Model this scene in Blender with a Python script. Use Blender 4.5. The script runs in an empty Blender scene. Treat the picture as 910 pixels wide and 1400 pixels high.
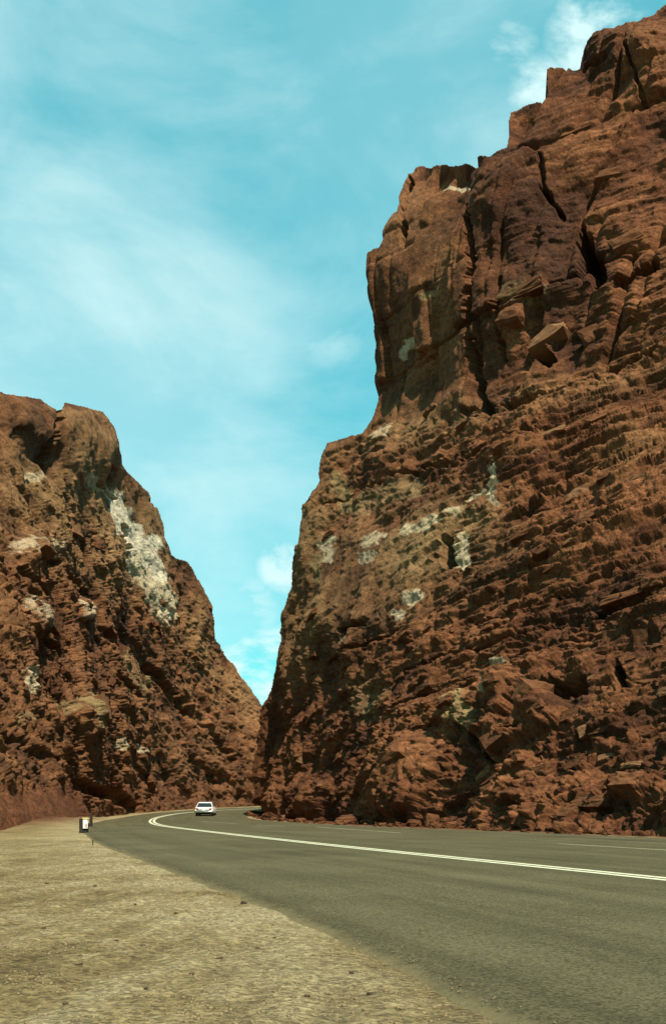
import bpy, bmesh, math, random
import numpy as np
from mathutils import Vector, Matrix
random.seed(7)
R = math.radians
S = bpy.context.scene
C = S.collection

# ------------------------------------------------------------------ camera
F, U0, V0, H = 1450.0, 455.0, 1103.0, 1.10      # focal length, centre column, horizon row (photo pixels), eye height (m)
cd = bpy.data.cameras.new('camera'); cam = bpy.data.objects.new('camera', cd); C.objects.link(cam)
cam.location = (0, 0, H); cam.rotation_euler = (R(90), 0, 0)
cd.sensor_fit = 'VERTICAL'; cd.sensor_height = 24.0; cd.lens = F / 1400 * 24.0
cd.shift_y = (V0 - 700) / 1400; cd.clip_end = 6000; cd.clip_start = 0.1
S.camera = cam

# ------------------------------------------------------------------ sky and sun
SUN_EL, SUN_AZ = 54.0, 162.0        # azimuth clockwise from +Y (the view direction): behind the camera
az, el = R(SUN_AZ), R(SUN_EL)
sdir = Vector((math.sin(az) * math.cos(el), math.cos(az) * math.cos(el), math.sin(el)))
w = bpy.data.worlds.new('World'); S.world = w; w.use_nodes = True
nt = w.node_tree; nt.nodes.clear()
def wn(t, **k):
    n = nt.nodes.new(t)
    for a, b in k.items(): setattr(n, a, b)
    return n
out = wn('ShaderNodeOutputWorld'); bg = wn('ShaderNodeBackground'); bg.inputs[1].default_value = 0.13
sky = wn('ShaderNodeTexSky', sky_type='NISHITA', sun_disc=False, sun_elevation=el, sun_rotation=az,
         altitude=1200.0, air_density=1.0, dust_density=0.6, ozone_density=1.0)
tint = wn('ShaderNodeMix', data_type='RGBA', blend_type='MULTIPLY'); tint.inputs[0].default_value = 1
tint.inputs[7].default_value = (0.42, 1.32, 0.92, 1)
nt.links.new(sky.outputs[0], tint.inputs[6])
tc = wn('ShaderNodeTexCoord')
def cloud(scale, loc, stretch, lo, hi, detail, rough, dist=0.0):
    m = wn('ShaderNodeMapping'); m.inputs['Location'].default_value = loc; m.inputs['Scale'].default_value = stretch
    m.inputs['Rotation'].default_value = (0, R(24), 0)
    nt.links.new(tc.outputs['Generated'], m.inputs[0])
    n = wn('ShaderNodeTexNoise'); n.inputs['Scale'].default_value = scale; n.inputs['Detail'].default_value = detail
    n.inputs['Roughness'].default_value = rough; n.inputs['Distortion'].default_value = dist
    nt.links.new(m.outputs[0], n.inputs['Vector'])
    r = wn('ShaderNodeMapRange', interpolation_type='SMOOTHSTEP')
    r.inputs[1].default_value = lo; r.inputs[2].default_value = hi
    nt.links.new(n.outputs[0], r.inputs[0]); return r.outputs[0]
veil = cloud(4.2, (7.3, 0.9, 1.1), (1.0, 1.0, 1.8), 0.34, 0.72, 9, 0.58, 0.35)      # thin high veil
puff = cloud(9.0, (4.4, 2.0, 0.6), (1.0, 1.0, 1.7), 0.42, 0.66, 7, 0.6, 0.2)       # texture of the brighter clouds
def math_(op, a, b):
    n = wn('ShaderNodeMath', operation=op)
    for k, x in enumerate((a, b)):
        if isinstance(x, (int, float)): n.inputs[k].default_value = x
        else: nt.links.new(x, n.inputs[k])
    return n.outputs[0]
def bank(u, v, r, amt, tex=None):                        # a cloud bank: direction in the sky, angular size (degrees)
    d = Vector(((u - U0) / F, 1, (V0 - v) / F)).normalized()
    q = wn('ShaderNodeVectorMath', operation='DOT_PRODUCT'); nt.links.new(tc.outputs['Generated'], q.inputs[0]); q.inputs[1].default_value = d
    mr = wn('ShaderNodeMapRange', interpolation_type='SMOOTHSTEP'); mr.inputs[1].default_value = math.cos(R(r)); mr.inputs[2].default_value = 1.0
    nt.links.new(q.outputs['Value'], mr.inputs[0]); o = math_('MULTIPLY', mr.outputs[0], amt)
    return math_('MULTIPLY', o, tex) if tex is not None else o
tot = math_('MULTIPLY', veil, 0.46)
for b in (bank(90, 560, 13, 0.30), bank(200, 410, 10, 0.05), bank(560, 100, 9, 0.14)): tot = math_('ADD', tot, math_('MULTIPLY', b, 0.9))
for b in (bank(815, 40, 2.6, 1.5, puff), bank(735, 125, 1.8, 1.2, puff), bank(690, 62, 1.8, 0.7, puff), bank(366, 935, 3.6, 2.6, puff), bank(388, 775, 1.9, 1.1, puff), bank(340, 830, 2.2, 0.75, puff), bank(440, 425, 3.5, 0.5, puff),
          bank(-300, 700, 9, 1.6, puff), bank(1300, 200, 10, 1.6, puff), bank(-500, 200, 10, 1.4, puff), bank(1500, 700, 9, 1.6, puff)): tot = math_('MAXIMUM', tot, b)
tot = math_('MINIMUM', tot, 0.92)
cm = wn('ShaderNodeMix', data_type='RGBA'); nt.links.new(tot, cm.inputs[0])
hz = wn('ShaderNodeMix', data_type='RGBA'); hz.inputs[0].default_value = 0.66; nt.links.new(tint.outputs[2], hz.inputs[6]); hz.inputs[7].default_value = (0.62, 2.55, 3.0, 1)
nt.links.new(hz.outputs[2], cm.inputs[6]); cm.inputs[7].default_value = (3.4, 4.6, 4.6, 1)
nt.links.new(cm.outputs[2], bg.inputs[0]); nt.links.new(bg.outputs[0], out.inputs[0])

sl = bpy.data.lights.new('sun', 'SUN'); sl.energy = 5.0; sl.angle = R(0.53); sl.color = (1.0, 0.93, 0.80)
so = bpy.data.objects.new('sun', sl); C.objects.link(so)
so.rotation_euler = sdir.to_track_quat('Z', 'Y').to_euler(); so.location = (-30, -40, 80)

S.view_settings.view_transform = 'Standard'; S.view_settings.look = 'None'
S.view_settings.exposure = 0.80; S.view_settings.gamma = 1.0; S.view_settings.use_curve_mapping = False
S.render.engine = 'CYCLES'

# ------------------------------------------------------------------ noise in numpy
rng = np.random.RandomState(11)
PERM = np.concatenate([rng.permutation(4096)] * 2).astype(np.int64)
GR = rng.normal(size=(4096, 3)); GR /= np.linalg.norm(GR, axis=1)[:, None]
RND = rng.rand(4096, 4)
def hsh(a, b=0, c=0):
    return PERM[(PERM[(PERM[np.asarray(a) & 4095] + b) & 4095] + c) & 4095]
def perlin(x, y, z):
    xi, yi, zi = np.floor(x).astype(np.int64), np.floor(y).astype(np.int64), np.floor(z).astype(np.int64)
    xf, yf, zf = x - xi, y - yi, z - zi
    f = lambda t: t * t * t * (t * (t * 6 - 15) + 10)
    u, v, ww = f(xf), f(yf), f(zf); r = 0
    for i in (0, 1):
        for j in (0, 1):
            for k in (0, 1):
                g = GR[hsh(xi + i, yi + j, zi + k)]
                d = g[..., 0] * (xf - i) + g[..., 1] * (yf - j) + g[..., 2] * (zf - k)
                r = r + d * (u if i else 1 - u) * (v if j else 1 - v) * (ww if k else 1 - ww)
    return r * 1.5
def fbm(x, y, z, o=4, g=0.5):
    r = 0; a = 1.0; k = 1.0
    for i in range(o):
        r = r + a * perlin(x * k + 17.3 * i, y * k - 5.1 * i, z * k + 9.7 * i); a *= g; k *= 2.03
    return r
def voro(x, y, seed):
    """2D cells: returns cell random (4), offset from centre, distance to the cell border"""
    xi, yi = np.floor(x).astype(np.int64), np.floor(y).astype(np.int64)
    b1 = np.full(x.shape, 9e9); b2 = np.full(x.shape, 9e9)
    h1 = np.zeros(x.shape, np.int64); ox = np.zeros(x.shape); oy = np.zeros(x.shape)
    for i in (-1, 0, 1):
        for j in (-1, 0, 1):
            h = hsh(xi + i, yi + j, seed)
            dx = xi + i + 0.1 + 0.8 * RND[h, 0] - x; dy = yi + j + 0.1 + 0.8 * RND[h, 1] - y
            d = dx * dx + dy * dy
            m = d < b1
            b2 = np.where(m, b1, np.minimum(b2, d)); b1 = np.where(m, d, b1)
            h1 = np.where(m, h, h1); ox = np.where(m, -dx, ox); oy = np.where(m, -dy, oy)
    return RND[PERM[h1]], ox, oy, np.sqrt(b2) - np.sqrt(b1)
sstep = lambda a, b, x: (lambda t: t * t * (3 - 2 * t))(np.clip((x - a) / (b - a), 0, 1))

# ------------------------------------------------------------------ materials
def mat(name, base=(0.5, 0.5, 0.5), rough=0.8, attr=None, var=0.35, scale=3.0, bump=0.3, bscale=20.0, bdist=0.02,
        metal=0.0, rand=0.0, spec=0.3, speck=None, col2=None):
    m = bpy.data.materials.new(name); m.use_nodes = True
    n = m.node_tree.nodes; l = m.node_tree.links; p = n['Principled BSDF']
    p.inputs['Roughness'].default_value = rough; p.inputs['Metallic'].default_value = metal
    p.inputs['Specular IOR Level'].default_value = spec
    t = n.new('ShaderNodeTexCoord')
    if attr:
        a = n.new('ShaderNodeAttribute'); a.attribute_name = attr; src = a.outputs['Color']
    else:
        a = n.new('ShaderNodeRGB'); a.outputs[0].default_value = (*base, 1); src = a.outputs[0]
    if col2:
        nz = n.new('ShaderNodeTexNoise'); nz.inputs['Scale'].default_value = scale * 0.35; nz.inputs['Detail'].default_value = 5
        l.new(t.outputs['Object'], nz.inputs['Vector'])
        rr = n.new('ShaderNodeMapRange'); rr.inputs[1].default_value = 0.42; rr.inputs[2].default_value = 0.62
        l.new(nz.outputs[0], rr.inputs[0])
        c2 = n.new('ShaderNodeMix'); c2.data_type = 'RGBA'; c2.inputs[7].default_value = (*col2, 1)
        l.new(rr.outputs[0], c2.inputs[0]); l.new(src, c2.inputs[6]); src = c2.outputs[2]
    if var:
        nz = n.new('ShaderNodeTexNoise'); nz.inputs['Scale'].default_value = scale; nz.inputs['Detail'].default_value = 8
        nz.inputs['Roughness'].default_value = 0.7; l.new(t.outputs['Object'], nz.inputs['Vector'])
        mr = n.new('ShaderNodeMapRange'); mr.inputs[1].default_value = 0.25; mr.inputs[2].default_value = 0.75
        mr.inputs[3].default_value = 1 - var; mr.inputs[4].default_value = 1 + var; l.new(nz.outputs[0], mr.inputs[0])
        mm = n.new('ShaderNodeMix'); mm.data_type = 'RGBA'; mm.blend_type = 'MULTIPLY'; mm.inputs[0].default_value = 1
        l.new(src, mm.inputs[6]); l.new(mr.outputs[0], mm.inputs[7]); src = mm.outputs[2]
    if rand:
        oi = n.new('ShaderNodeObjectInfo'); mr = n.new('ShaderNodeMapRange')
        mr.inputs[3].default_value = 1 - rand; mr.inputs[4].default_value = 1 + rand; l.new(oi.outputs['Random'], mr.inputs[0])
        mm = n.new('ShaderNodeMix'); mm.data_type = 'RGBA'; mm.blend_type = 'MULTIPLY'; mm.inputs[0].default_value = 1
        l.new(src, mm.inputs[6]); l.new(mr.outputs[0], mm.inputs[7]); src = mm.outputs[2]
    if speck:
        vz = n.new('ShaderNodeTexVoronoi'); vz.inputs['Scale'].default_value = speck[0]; l.new(t.outputs['Object'], vz.inputs['Vector'])
        bw = n.new('ShaderNodeSeparateColor'); l.new(vz.outputs['Color'], bw.inputs[0])
        mr = n.new('ShaderNodeMapRange'); mr.inputs[3].default_value = 1 - speck[1]; mr.inputs[4].default_value = 1 + speck[1]
        l.new(bw.outputs[0], mr.inputs[0])
        mm = n.new('ShaderNodeMix'); mm.data_type = 'RGBA'; mm.blend_type = 'MULTIPLY'; mm.inputs[0].default_value = 1
        l.new(src, mm.inputs[6]); l.new(mr.outputs[0], mm.inputs[7]); src = mm.outputs[2]
    l.new(src, p.inputs['Base Color'])
    if bump:
        nz = n.new('ShaderNodeTexNoise'); nz.inputs['Scale'].default_value = bscale; nz.inputs['Detail'].default_value = 7
        nz.inputs['Roughness'].default_value = 0.65; l.new(t.outputs['Object'], nz.inputs['Vector'])
        b = n.new('ShaderNodeBump'); b.inputs['Strength'].default_value = bump; b.inputs['Distance'].default_value = bdist
        l.new(nz.outputs[0], b.inputs['Height']); l.new(b.outputs[0], p.inputs['Normal'])
    return m
M = {}
M['cliff'] = mat('cliff_rock', attr='rock', rough=0.95, var=0.50, scale=3.2, bump=1.0, bscale=7.0, bdist=0.16, spec=0.1, speck=(9, 0.25))
M['block'] = mat('block_rock', (0.110, 0.044, 0.018), 0.95, var=0.4, scale=2.5, bump=0.8, bscale=4, bdist=0.15, rand=0.3, spec=0.1, col2=(0.062, 0.025, 0.011))
M['pale_block'] = mat('pale_rock', (0.1600, 0.0784, 0.0352), 0.95, var=0.35, scale=2.5, bump=0.8, bscale=4, bdist=0.15, rand=0.2, spec=0.1, col2=(0.1040, 0.0440, 0.0200))
M['ground'] = mat('gravel_ground', attr='soil', rough=0.95, var=0.55, scale=11.0, bump=1.0, bscale=30, bdist=0.05, spec=0.1, speck=(34, 0.45))
M['pebble'] = mat('pebble', (0.17, 0.12, 0.06), 0.9, var=0.5, scale=9, bump=0.2, spec=0.2)
M['stone'] = mat('stone', (0.0800, 0.0520, 0.0280), 0.9, var=0.4, scale=9, bump=0.5, bscale=25, rand=0.35, spec=0.2)
M['worn_paint'] = mat('worn_paint', (0.26, 0.245, 0.15), 0.8, var=0.4, scale=6, bump=0.2, bscale=60, bdist=0.004)
M['paint'] = mat('road_paint', (0.46, 0.44, 0.29), 0.75, var=0.35, scale=7, bump=0.2, bscale=60, bdist=0.004)
M['tar'] = mat('tar', (0.0440, 0.0376, 0.0224), 0.8, var=0.3, scale=6, bump=0.2)
M['white_car'] = mat('white_car_paint', (0.74, 0.77, 0.72), 0.25, var=0.06, scale=2, bump=0, spec=0.5)
M['dark_roof'] = mat('dark_roof_paint', (0.02, 0.026, 0.024), 0.35, var=0.05, bump=0, spec=0.4)
M['glass'] = mat('car_glass', (0.012, 0.014, 0.014), 0.08, var=0, bump=0, spec=0.5)
M['chrome'] = mat('chrome', (0.75, 0.75, 0.72), 0.18, var=0.05, bump=0, metal=1.0)
M['rubber'] = mat('rubber', (0.018, 0.017, 0.016), 0.85, var=0.1, bump=0)
M['taillight'] = mat('taillight', (0.42, 0.02, 0.015), 0.25, var=0, bump=0, spec=0.5)
M['dark'] = mat('underbody', (0.015, 0.015, 0.014), 0.8, var=0.2, bump=0)
M['plate'] = mat('number_plate', (0.55, 0.5, 0.3), 0.5, var=0.05, bump=0)
M['timber'] = mat('tarred_timber', (0.022, 0.017, 0.013), 0.85, var=0.4, scale=12, bump=0.4, bscale=30, bdist=0.01)
M['white_board'] = mat('white_board', (0.72, 0.68, 0.58), 0.7, var=0.12, scale=9, bump=0.1)
M['yellow'] = mat('yellow_paint', (0.52, 0.42, 0.14), 0.7, var=0.2, scale=9, bump=0.1)
M['red_disc'] = mat('red_reflector', (0.40, 0.09, 0.07), 0.4, var=0.1, bump=0)

# asphalt: grain, worn wheel paths and stains that run along the road (UV: metres along, metres across)
am = bpy.data.materials.new('asphalt'); am.use_nodes = True
n = am.node_tree.nodes; l = am.node_tree.links; p = n['Principled BSDF']; p.inputs['Roughness'].default_value = 0.88
p.inputs['Specular IOR Level'].default_value = 0.08
uv = n.new('ShaderNodeUVMap'); mp = n.new('ShaderNodeMapping'); mp.inputs['Scale'].default_value = (0.035, 0.75, 1); l.new(uv.outputs[0], mp.inputs[0])
n1 = n.new('ShaderNodeTexNoise'); n1.inputs['Scale'].default_value = 1.6; n1.inputs['Detail'].default_value = 6; n1.inputs['Roughness'].default_value = 0.6; l.new(mp.outputs[0], n1.inputs['Vector'])
tco = n.new('ShaderNodeTexCoord')
n2 = n.new('ShaderNodeTexNoise'); n2.inputs['Scale'].default_value = 0.35; n2.inputs['Detail'].default_value = 5; l.new(tco.outputs['Object'], n2.inputs['Vector'])
v1 = n.new('ShaderNodeTexVoronoi'); v1.inputs['Scale'].default_value = 55; l.new(tco.outputs['Object'], v1.inputs['Vector'])
n3 = n.new('ShaderNodeTexNoise'); n3.inputs['Scale'].default_value = 48; n3.inputs['Detail'].default_value = 6; n3.inputs['Roughness'].default_value = 0.8; l.new(tco.outputs['Object'], n3.inputs['Vector'])
cr = n.new('ShaderNodeValToRGB'); cr.color_ramp.elements[0].position = 0.36; cr.color_ramp.elements[0].color = (0.050, 0.042, 0.021, 1)
cr.color_ramp.elements[1].position = 0.66; cr.color_ramp.elements[1].color = (0.092, 0.079, 0.040, 1)
ad = n.new('ShaderNodeMath'); ad.operation = 'MULTIPLY_ADD'; ad.inputs[1].default_value = 0.55
l.new(n1.outputs[0], ad.inputs[0])
ml = n.new('ShaderNodeMath'); ml.operation = 'MULTIPLY'; ml.inputs[1].default_value = 0.45; l.new(n2.outputs[0], ml.inputs[0]); l.new(ml.outputs[0], ad.inputs[2])
l.new(ad.outputs[0], cr.inputs[0])
sc = n.new('ShaderNodeSeparateColor'); l.new(v1.outputs['Color'], sc.inputs[0])
mr = n.new('ShaderNodeMapRange'); mr.inputs[3].default_value = 0.55; mr.inputs[4].default_value = 1.45; l.new(sc.outputs[0], mr.inputs[0])
mr2 = n.new('ShaderNodeMapRange'); mr2.inputs[1].default_value = 0.25; mr2.inputs[2].default_value = 0.75; mr2.inputs[3].default_value = 0.45; mr2.inputs[4].default_value = 1.55; l.new(n3.outputs[0], mr2.inputs[0])
mu = n.new('ShaderNodeMath'); mu.operation = 'MULTIPLY'; l.new(mr.outputs[0], mu.inputs[0]); l.new(mr2.outputs[0], mu.inputs[1])
mm = n.new('ShaderNodeMix'); mm.data_type = 'RGBA'; mm.blend_type = 'MULTIPLY'; mm.inputs[0].default_value = 1
l.new(cr.outputs[0], mm.inputs[6]); l.new(mu.outputs[0], mm.inputs[7])
da = n.new('ShaderNodeAttribute'); da.attribute_name = 'dust'                       # sand drifted over the asphalt edge
n5 = n.new('ShaderNodeTexNoise'); n5.inputs['Scale'].default_value = 2.2; n5.inputs['Detail'].default_value = 8; n5.inputs['Roughness'].default_value = 0.7; l.new(tco.outputs['Object'], n5.inputs['Vector'])
ds = n.new('ShaderNodeMath'); ds.operation = 'ADD'; l.new(da.outputs['Fac'], ds.inputs[0]); l.new(n5.outputs[0], ds.inputs[1])
dr = n.new('ShaderNodeMapRange'); dr.inputs[1].default_value = 0.95; dr.inputs[2].default_value = 1.5; l.new(ds.outputs[0], dr.inputs[0])
dm = n.new('ShaderNodeMix'); dm.data_type = 'RGBA'; dm.inputs[7].default_value = (0.145, 0.112, 0.054, 1); l.new(dr.outputs[0], dm.inputs[0]); l.new(mm.outputs[2], dm.inputs[6]); l.new(dm.outputs[2], p.inputs['Base Color'])
bp = n.new('ShaderNodeBump'); bp.inputs['Strength'].default_value = 0.6; bp.inputs['Distance'].default_value = 0.012
l.new(n3.outputs[0], bp.inputs['Height']); l.new(bp.outputs[0], p.inputs['Normal'])
M['asphalt'] = am

# ------------------------------------------------------------------ helpers
def link(name, me, material, parent=None, **props):
    o = bpy.data.objects.new(name, me); C.objects.link(o)
    if material is not None and not me.materials: me.materials.append(material)
    if parent: o.parent = parent
    for k, v in props.items(): o[k] = v
    return o
def bm_obj(name, bm, material, parent=None, smooth=False, **props):
    me = bpy.data.meshes.new(name); bm.normal_update(); bm.to_mesh(me); bm.free()
    if smooth: me.polygons.foreach_set('use_smooth', [True] * len(me.polygons))
    return link(name, me, material, parent, **props)
def np_mesh(name, V, Q, color=None, attr='rock', smooth=False):
    me = bpy.data.meshes.new(name)
    me.vertices.add(len(V)); me.vertices.foreach_set('co', V.astype(np.float32).ravel())
    k = Q.shape[1]
    me.loops.add(Q.size); me.loops.foreach_set('vertex_index', Q.astype(np.int32).ravel())
    me.polygons.add(len(Q)); me.polygons.foreach_set('loop_start', np.arange(0, Q.size, k, dtype=np.int32))
    me.polygons.foreach_set('loop_total', np.full(len(Q), k, np.int32))
    if smooth: me.polygons.foreach_set('use_smooth', np.ones(len(Q), bool))
    if color is not None:
        a = me.attributes.new(attr, 'FLOAT_COLOR', 'POINT')
        a.data.foreach_set('color', np.column_stack([color, np.ones(len(V))]).astype(np.float32).ravel())
    me.update(calc_edges=True); me.validate()
    return me
def gz(y):                                  # the ground climbs gently once past the bend
    t = np.asarray(y, float) - 100
    return 0.018 * np.clip(np.where(np.abs(t) < 10, (t + 10) ** 2 / 40, np.maximum(t, 0)), 0, 2.4 / 0.018)
def gp(u, v):                               # photo pixel on the flat near ground
    d = H * F / (v - V0); return ((u - U0) / F * d, d)
def spline(pts, n):                         # Catmull-Rom through plan points, n samples evenly spread
    P = np.array(pts, float); P = np.vstack([2 * P[0] - P[1], P, 2 * P[-1] - P[-2]])
    o = []
    for i in range(1, len(P) - 2):
        t = np.linspace(0, 1, 40, endpoint=False)[:, None]
        a, b, c, d = P[i - 1], P[i], P[i + 1], P[i + 2]
        o.append(0.5 * (2 * b + (c - a) * t + (2 * a - 5 * b + 4 * c - d) * t ** 2 + (3 * b - a - 3 * c + d) * t ** 3))
    o = np.vstack(o + [P[-2][None]])
    L = np.concatenate([[0], np.cumsum(np.linalg.norm(np.diff(o, axis=0), axis=1))])
    s = np.linspace(0, L[-1], n)
    return np.column_stack([np.interp(s, L, o[:, k]) for k in range(o.shape[1])]), s

# ------------------------------------------------------------------ road
LEFT = [(21, -50), (6.2, -12), (2.1, 1.5), gp(665, 1383), gp(559, 1327), gp(460, 1281), gp(386, 1248), gp(302, 1216), gp(198, 1177),
        gp(129, 1149.5), (-13.2, 56), (-17.0, 76), (-20.0, 100), (-20.6, 115), (-19.2, 130), (-16.2, 145), (-11, 157), (5, 168), (30, 172), (70, 168)]
RIGHT = [(40, -50), (29, -12), (24, 3), (20.5, 14), (17.5, 22), (14, 30), (11.3, 37), (6.5, 48.3), (1.0, 61.3), (-4.4, 80), (-7.8, 99), (-8.4, 108), (-7, 119),
         (-1, 130), (10, 139), (30, 144), (70, 142)]
CENT = [(28, -50), (15, -12), (10.0, 1.5), gp(890, 1203), gp(460, 1158), gp(277, 1137), (-10.4, 63), (-14.3, 84), (-16.9, 104), (-16.7, 122), (-13.2, 138), (-5, 151), (10, 158), (30, 160), (70, 157)]
NR = 900
Lp, ls = spline(LEFT, NR); Rp, rs = spline(RIGHT, NR); Cp, cs = spline(CENT, NR)
Lp[:, 0] += 0.10 * perlin(ls * 0.9, ls * 0, ls * 0 + 3) + 0.05 * perlin(ls * 3.1, ls * 0, ls * 0 + 7)
Lo = Lp + (Lp - Cp) / np.linalg.norm(Lp - Cp, axis=1)[:, None] * 0.12; Ro = Rp + (Rp - Cp) / np.linalg.norm(Rp - Cp, axis=1)[:, None] * 0.12
rows = [Lo] + [Lp + (Cp - Lp) * t for t in (0, 0.03, 0.09, 0.2, 0.35, 0.5, 0.65, 0.82, 1)] + [Cp + (Rp - Cp) * t for t in (0.15, 0.3, 0.5, 0.7, 0.85, 0.94, 0.98, 1)] + [Ro]
ROADZ = 0.030
V = []; UV = []
for k, rw in enumerate(rows):
    z = gz(rw[:, 1]) + ROADZ - (0.08 if k in (0, len(rows) - 1) else 0.02 if k in (1, len(rows) - 2) else 0)
    V.append(np.column_stack([rw, z])); UV.append(np.column_stack([cs, np.linalg.norm(rw - Cp, axis=1) * (1 if k > 9 else -1)]))
V = np.vstack(V); UV = np.vstack(UV)
i = np.arange(NR - 1); Q = np.vstack([np.column_stack([k * NR + i, (k + 1) * NR + i, (k + 1) * NR + i + 1, k * NR + i + 1]) for k in range(len(rows) - 1)])
dust = np.repeat([1, 0.72, 0.22, 0.0] + [0] * (len(rows) - 8) + [0.12, 0.45, 0.7, 1], NR)
me = np_mesh('road', V, Q, np.repeat(dust[:, None], 3, 1), 'dust', True)
ul = me.uv_layers.new(name='UVMap'); vi = np.empty(len(me.loops), np.int32); me.loops.foreach_get('vertex_index', vi)
ul.data.foreach_set('uv', UV[vi].astype(np.float32).ravel())
road = link('road', me, M['asphalt'], kind='structure', label='olive grey asphalt highway bending between the two cliffs')

def stripe(name, pts, width, material, z=0.006, n=60, rough=0.012):
    P, s = spline(pts, n); T = np.gradient(P, axis=0); T /= np.linalg.norm(T, axis=1)[:, None]
    Nn = np.column_stack([T[:, 1], -T[:, 0]])
    a = P + Nn * (width / 2 + rough * perlin(s * 4, s * 0, s * 0 + 1)[:, None])
    b = P - Nn * (width / 2 + rough * perlin(s * 4, s * 0, s * 0 + 5)[:, None])
    V = np.vstack([np.column_stack([a, gz(a[:, 1]) + ROADZ + z]), np.column_stack([b, gz(b[:, 1]) + ROADZ + z])])
    i = np.arange(n - 1); Q = np.column_stack([i, i + 1, n + i + 1, n + i])
    return link(name, np_mesh(name, V, Q), material, road)
def offs(P, d):
    T = np.gradient(P, axis=0); T /= np.linalg.norm(T, axis=1)[:, None]
    return P + np.column_stack([T[:, 1], -T[:, 0]]) * d
stripe('centre_line', offs(Cp, -0.13)[::6], 0.18, M['paint'], n=700)
stripe('centre_line', offs(Cp, 0.16)[::6], 0.18, M['paint'], n=700)
for a, b in (((1010, 1170.6), (762, 1155)), ((547, 1140), (432, 1131.4)), ((388, 1130.6), (350, 1128.6)), ((322, 1127), (276, 1123.6))):
    A, B = np.array(gp(*a)), np.array(gp(*b))
    stripe('lane_dash', [A + (B - A) * t for t in (0, 0.33, 0.66, 1)], 0.13, M['worn_paint'], n=40)
for pts, wd in ((((640, 1139.5), (760, 1144), (860, 1150), (960, 1156)), 0.32),):
    stripe('tar_seam', [gp(*q) for q in pts], wd, M['tar'], z=0.004, n=80, rough=0.05)

# ------------------------------------------------------------------ ground
def axis(dense, step, far, grow=1.09):
    a = list(np.arange(dense[0], dense[1], step)); s = step; x = dense[1]
    while x < far[1]: a.append(x); s *= grow; x += s
    s = step; x = dense[0]
    while x > far[0]:
        s *= grow; x -= s; a.insert(0, x)
    return np.array(a)
gx = axis((-7.5, 2.5), 0.07, (-3000, 3000), 1.05); gy = axis((4.2, 18), 0.07, (-3000, 3000), 1.045)
X, Y = np.meshgrid(gx, gy); Xf, Yf = X.ravel(), Y.ravel()
lx = np.interp(Yf, Lp[:620, 1], Lp[:620, 0]) if np.all(np.diff(Lp[:620, 1]) > 0) else np.interp(Yf, np.maximum.accumulate(Lp[:, 1])[:620], Lp[:620, 0])
rx = np.interp(Yf, np.maximum.accumulate(Rp[:, 1])[:620], Rp[:620, 0])
dl = lx - Xf                                     # >0: out on the shoulder
sh = sstep(0.0, 0.5, dl)
near = sstep(90, 40, Yf) * (np.abs(Xf) < 60)
rel = 0.022 * fbm(Xf * 0.5, Yf * 0.5, Xf * 0 + 2, 4) + 0.014 * fbm(Xf * 3.3, Yf * 3.3, Xf * 0, 3, 0.7)
# wheel ruts curving off the asphalt on to the shoulder
rut = 0
for off, k, ph in ((0.9, 0.012, 0), (2.4, 0.018, 1.2), (3.9, 0.026, 2.0), (5.8, 0.034, 0.5), (7.4, 0.03, 3.0)):
    c = 0.6 - (Xf - 0.05 * Yf) - off - k * (Yf - 8) ** 2 * 0.35 - 0.25 * perlin(Xf * 0.3 + ph, Yf * 0.3, Xf * 0)
    rut = rut + np.exp(-(c / 0.16) ** 2) - 0.5 * np.exp(-((np.abs(c) - 0.30) / 0.13) ** 2)
streak = fbm((Xf - 0.07 * Yf - 0.004 * Yf ** 2) * 2.6, Yf * 0.22, Xf * 0 + 4, 4)
rel = rel - 0.016 * rut + 0.013 * streak
Z = gz(Yf) - 0.012 + sh * near * (rel + 0.012) + sh * 0.02 * near
bank = sstep(46, 60, Yf) * sstep(-12.2, -19, Xf + (Yf - 50) * 0.16) * sstep(120, 70, Yf)
Z = Z + bank * (2.6 + 0.35 * fbm(Xf * 0.4, Yf * 0.4, Xf * 0, 3))
Z = Z + 0.05 * sstep(0.3, 2.0, Xf - rx) * sstep(-10, 10, Yf)
far = sstep(250, 900, np.hypot(Xf, Yf)); Z = Z + far * 14 * (fbm(Xf / 700, Yf / 700, Xf * 0, 3))
gravel = np.array([0.205, 0.148, 0.064]); pale = np.array([0.275, 0.215, 0.115]); red = np.array([0.0840, 0.0272, 0.0120]); dark = np.array([0.105, 0.071, 0.029])
t = np.clip(0.5 + 0.45 * fbm(Xf * 0.35, Yf * 0.35, Xf * 0 + 8, 4) + 0.35 * fbm(Xf * 2.5, Yf * 2.5, Xf * 0 + 6, 4, 0.7) + 0.35 * streak - 0.12 * rut, 0, 1)[:, None]
col = dark + (gravel - dark) * np.clip(t * 1.6, 0, 1); col = col + (pale - col) * np.clip(t * 2 - 1.1, 0, 1)
ed = (np.exp(-(np.maximum(dl - 0.3, 0) / 1.1) ** 2) * np.clip(0.6 + fbm(Xf * 0.8, Yf * 0.5, Xf * 0, 3), 0, 1))[:, None]; col = col + (pale * 1.06 - col) * 0.75 * ed
rm = np.clip(sstep(0.25, 1.0, Xf - rx + 0.3 * perlin(Xf, Yf, Xf * 0)) + sstep(41, 52, Yf + 5 * perlin(Xf * 0.2, Yf * 0.2, Xf * 0)) * sstep(2.2, 5.0, dl) + sstep(0.02, 0.2, bank), 0, 1)[:, None]
col = col + (red * (1 + 0.35 * fbm(Xf * 0.6, Yf * 0.6, Xf * 0, 4))[:, None] - col) * rm
ny, nx = X.shape; ii = (np.arange(ny - 1)[:, None] * nx + np.arange(nx - 1)[None]).ravel()
Q = np.column_stack([ii, ii + 1, ii + nx + 1, ii + nx])
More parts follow.
